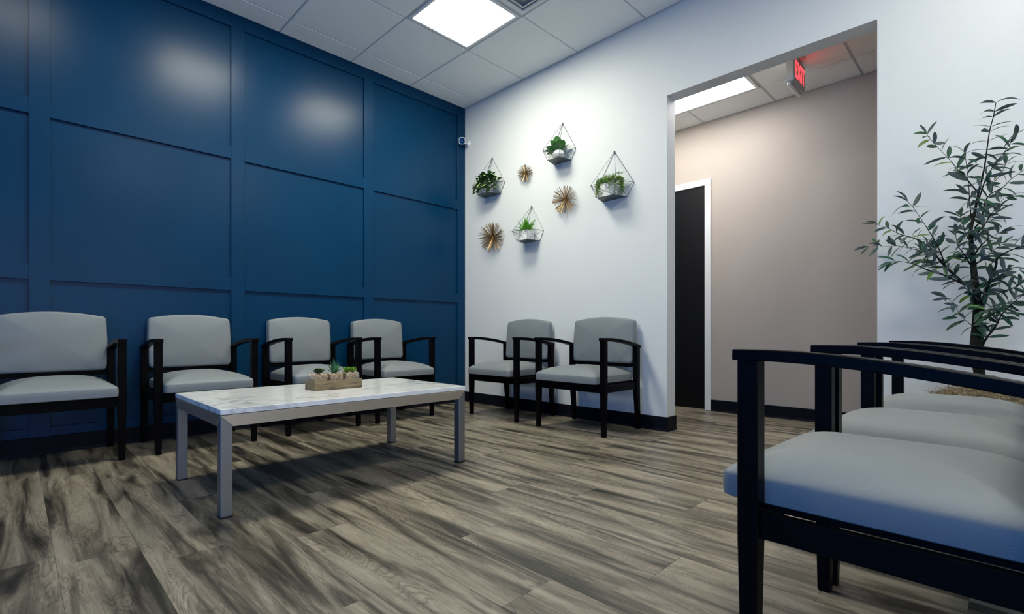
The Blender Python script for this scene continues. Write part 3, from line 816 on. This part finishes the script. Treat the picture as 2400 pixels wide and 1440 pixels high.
branches = [  # (pixels, y at root, y at tip, r0, leaf spacing)
    ([(2293, 452), (2277, 434), (2264, 417), (2246, 399), (2227, 376), (2201, 349), (2182, 328), (2172, 315)], -.25, -.20, .004, 1.0),
    ([(2293, 473), (2306, 431), (2320, 402), (2343, 370), (2359, 349), (2375, 323)], -.25, -.33, .004, 1.0),
    ([(2276, 510), (2273, 479), (2271, 444), (2267, 405), (2264, 378), (2262, 362)], -.25, -.30, .003, 1.0),
    ([(2284, 535), (2299, 515), (2314, 463), (2351, 439), (2370, 420), (2399, 399), (2428, 380)], -.25, -.16, .005, .8),
    ([(2280, 560), (2304, 531), (2330, 494), (2354, 465), (2372, 462)], -.25, -.36, .004, .8),
    ([(2286, 672), (2259, 665), (2243, 650), (2218, 627), (2200, 607), (2180, 581), (2145, 560), (2111, 550), (2085, 537), (2061, 529)], -.25, -.16, .010, .8),
    ([(2262, 668), (2207, 643), (2170, 632), (2145, 620), (2109, 613), (2090, 614)], -.245, -.32, .006, .85),
    ([(2215, 622), (2203, 589), (2188, 560), (2169, 529), (2153, 505), (2138, 484), (2127, 473)], -.23, -.24, .004, 1.0),
    ([(2210, 612), (2180, 596), (2153, 587), (2106, 577), (2066, 579), (2036, 579)], -.23, -.07, .004, 1.0),
    ([(2294, 745), (2301, 724), (2307, 696), (2318, 663), (2334, 624), (2339, 604), (2373, 585), (2400, 577), (2425, 566)], -.25, -.30, .012, .8),
    ([(2296, 830), (2302, 812), (2312, 793), (2332, 768), (2348, 738), (2370, 715), (2400, 690), (2432, 668)], -.25, -.30, .008, .8),
    ([(2315, 690), (2335, 690), (2354, 682), (2384, 671), (2405, 655), (2428, 640)], -.26, -.22, .004, .8),
    ([(2290, 778), (2284, 768), (2270, 757), (2251, 740), (2237, 715), (2218, 697)], -.25, -.29, .003, 1.1),
    ([(2286, 640), (2262, 600), (2245, 575), (2240, 550)], -.25, -.34, .005, .65),
    ([(2282, 600), (2300, 575), (2318, 560), (2345, 545)], -.25, -.33, .005, .65),
    ([(2280, 575), (2262, 545), (2256, 520), (2250, 505)], -.25, -.18, .004, .65),
    ([(2284, 620), (2310, 605), (2330, 585), (2352, 572)], -.25, -.17, .005, .65),
    ([(2290, 700), (2270, 682), (2256, 668), (2246, 655)], -.25, -.35, .004, .8),
    ([(2316, 670), (2330, 655), (2345, 645), (2362, 632)], -.26, -.34, .004, .75),
    ([(2348, 738), (2335, 728), (2322, 725), (2308, 730)], -.28, -.36, .003, .8),
    ([(2300, 715), (2318, 735), (2345, 720), (2375, 700)], -.26, -.14, .004, .9),
    ([(2278, 555), (2298, 548), (2312, 520), (2335, 500)], -.25, -.20, .004, .7),
    ([(2218, 628), (2190, 625), (2172, 605), (2160, 590)], -.24, -.30, .003, .75),
    ([(2310, 425), (2330, 425), (2345, 410), (2356, 385)], -.25, -.22, .003, 1.0),
]
lms = [leaf_mesh('leaf', L, Wd, c, .25, 7, .9, olive_leaf) for L, Wd, c in ((.096, .0195, .5), (.088, .0210, .9), (.084, .0180, 1.3), (.072, .020, .3), (.092, .0180, 1.0))]
nleaf = 0
cap_leaf = 298
for bi, (px, y0, y1, r0, sp) in enumerate(branches):
    pts = [W2(u, v, y0+(y1-y0)*i/(len(px)-1)) - O for i, (u, v) in enumerate(px)]
    sm = smooth_path(pts, 4); n = len(sm)
    MB().tube(sm, [max(.0010, .78*r0*(1-.88*i/(n-1))**1.25) for i in range(n)], 7).obj('branch', bark_mat, ot, smooth=True)
    # leaves in loose alternation
    L = 0; nxt = .07 if bi < 13 else .03; side = 1
    for i in range(1, n):
        seg = sm[i]-sm[i-1]; L += seg.length
        while L > nxt and nleaf < cap_leaf:
            side = -side
            d0 = seg.normalized(); view = V((0.02, -1, 0))
            perp = d0.cross(view).normalized()*side
            dirv = d0*rt_.uniform(.3, .9)+perp*rt_.uniform(.5, 1.0)+V((0, rt_.uniform(-.6, .5), rt_.uniform(-.15, .35)))
            if (O+sm[i]).y > -.12: dirv.y = -abs(dirv.y)*.5
            place_leaf(rt_.choice(lms), ot, sm[i-1]+seg*rt_.random(), dirv, rt_.uniform(-1.5, 1.5), rt_.uniform(.72, 1.0)); nleaf += 1
            nxt += .0255*sp*rt_.uniform(.7, 1.3)
    for k in range(2):
        if nleaf < cap_leaf:
            dirv = (sm[-1]-sm[-3]).normalized()+V((rt_.uniform(-.5, .5), rt_.uniform(-.3, .2), rt_.uniform(-.2, .3)))
            place_leaf(rt_.choice(lms), ot, sm[-1], dirv, rt_.uniform(-1, 1), .85); nleaf += 1
for u, v in ((2334, 241), (2331, 262), (2328, 275), (2322, 298), (2320, 310), (2316, 332), (2313, 352), (2310, 372), (2306, 395)):
    for s in (-1, 1):
        if nleaf < 300:
            place_leaf(rt_.choice(lms), ot, W2(u, v, TYY)-O, (s*.7+.1, rt_.uniform(-.6, .3), rt_.uniform(.1, .6)), rt_.uniform(-1, 1), rt_.uniform(.75, 1)); nleaf += 1
# the small leaves crowding round the trunk, too many to pick apart
fb = MB()
for i in range(190):
    bi = rt_.randrange(9, len(branches)) if i % 3 else rt_.randrange(0, 9)
    px, y0, y1 = branches[bi][:3]; j = rt_.random()**1.3*(len(px)-1.01); j0 = int(j)
    u = px[j0][0]+(px[j0+1][0]-px[j0][0])*(j-j0); v = px[j0][1]+(px[j0+1][1]-px[j0][1])*(j-j0)
    p = W2(u+rt_.gauss(0, 4), v+rt_.gauss(0, 4), y0+(y1-y0)*j/(len(px)-1)) - O
    me = rt_.choice(lms); d_ = V((rt_.gauss(0, 1), rt_.gauss(-.4, .6), rt_.gauss(.1, .8))).normalized()
    if (O+p).y > -.13: d_.y = -abs(d_.y)
    yv = V((0, 0, 1)).cross(d_).normalized(); zv = d_.cross(yv)
    mt = M.Translation(p) @ (M((d_, yv, zv)).transposed().to_4x4() @ M.Rotation(rt_.uniform(-1.5, 1.5), 4, 'X')) @ M.Diagonal((.7, .8, .7, 1))
    fb.add([mt @ vv.co for vv in me.vertices], [tuple(pp.vertices) for pp in me.polygons])
fm = bpy.data.meshes.new('foliage'); fm.from_pydata(fb.v, [], fb.f); fm.update()
tag(link('foliage', fm, olive_leaf, ot, True), kind='stuff')
# dried moss heaped on the pot
ms = MB()
for i in range(1500):
    a = rt_.uniform(0, 2*pi); rr_ = .185*math.sqrt(rt_.random())
    z0 = .452-.055*(rr_/.185)**1.7+rt_.uniform(-.012, .012)-(.02 if rr_ > .16 else 0)
    cy = max(-.235, min(.235, rr_*sin(a)))
    p = V((rr_*cos(a)*1.0, cy, z0)); pts = [p]; dd = V((rt_.gauss(0, 1), rt_.gauss(0, 1), rt_.gauss(0, .45))).normalized()
    for k in range(5):
        dd = (dd+V((rt_.gauss(0, .55), rt_.gauss(0, .55), rt_.gauss(0, .35)))).normalized(); p = p+dd*.0085
        p.z = min(p.z, .485); p.y = min(p.y, .235); pts.append(p.copy())
    ms.tube(pts, .0010, 3, False)
tag(ms.obj('dried_moss', moss_mat, ot), kind='stuff')
MB().lathe([(.155, .376), (.160, .395), (.13, .425), (.07, .443), (.001, .447)], 28).obj('moss_core', noisy('moss_core_brown', (.07, .05, .03), (.14, .11, .07), 80, .95, .8, .004), ot, smooth=True)
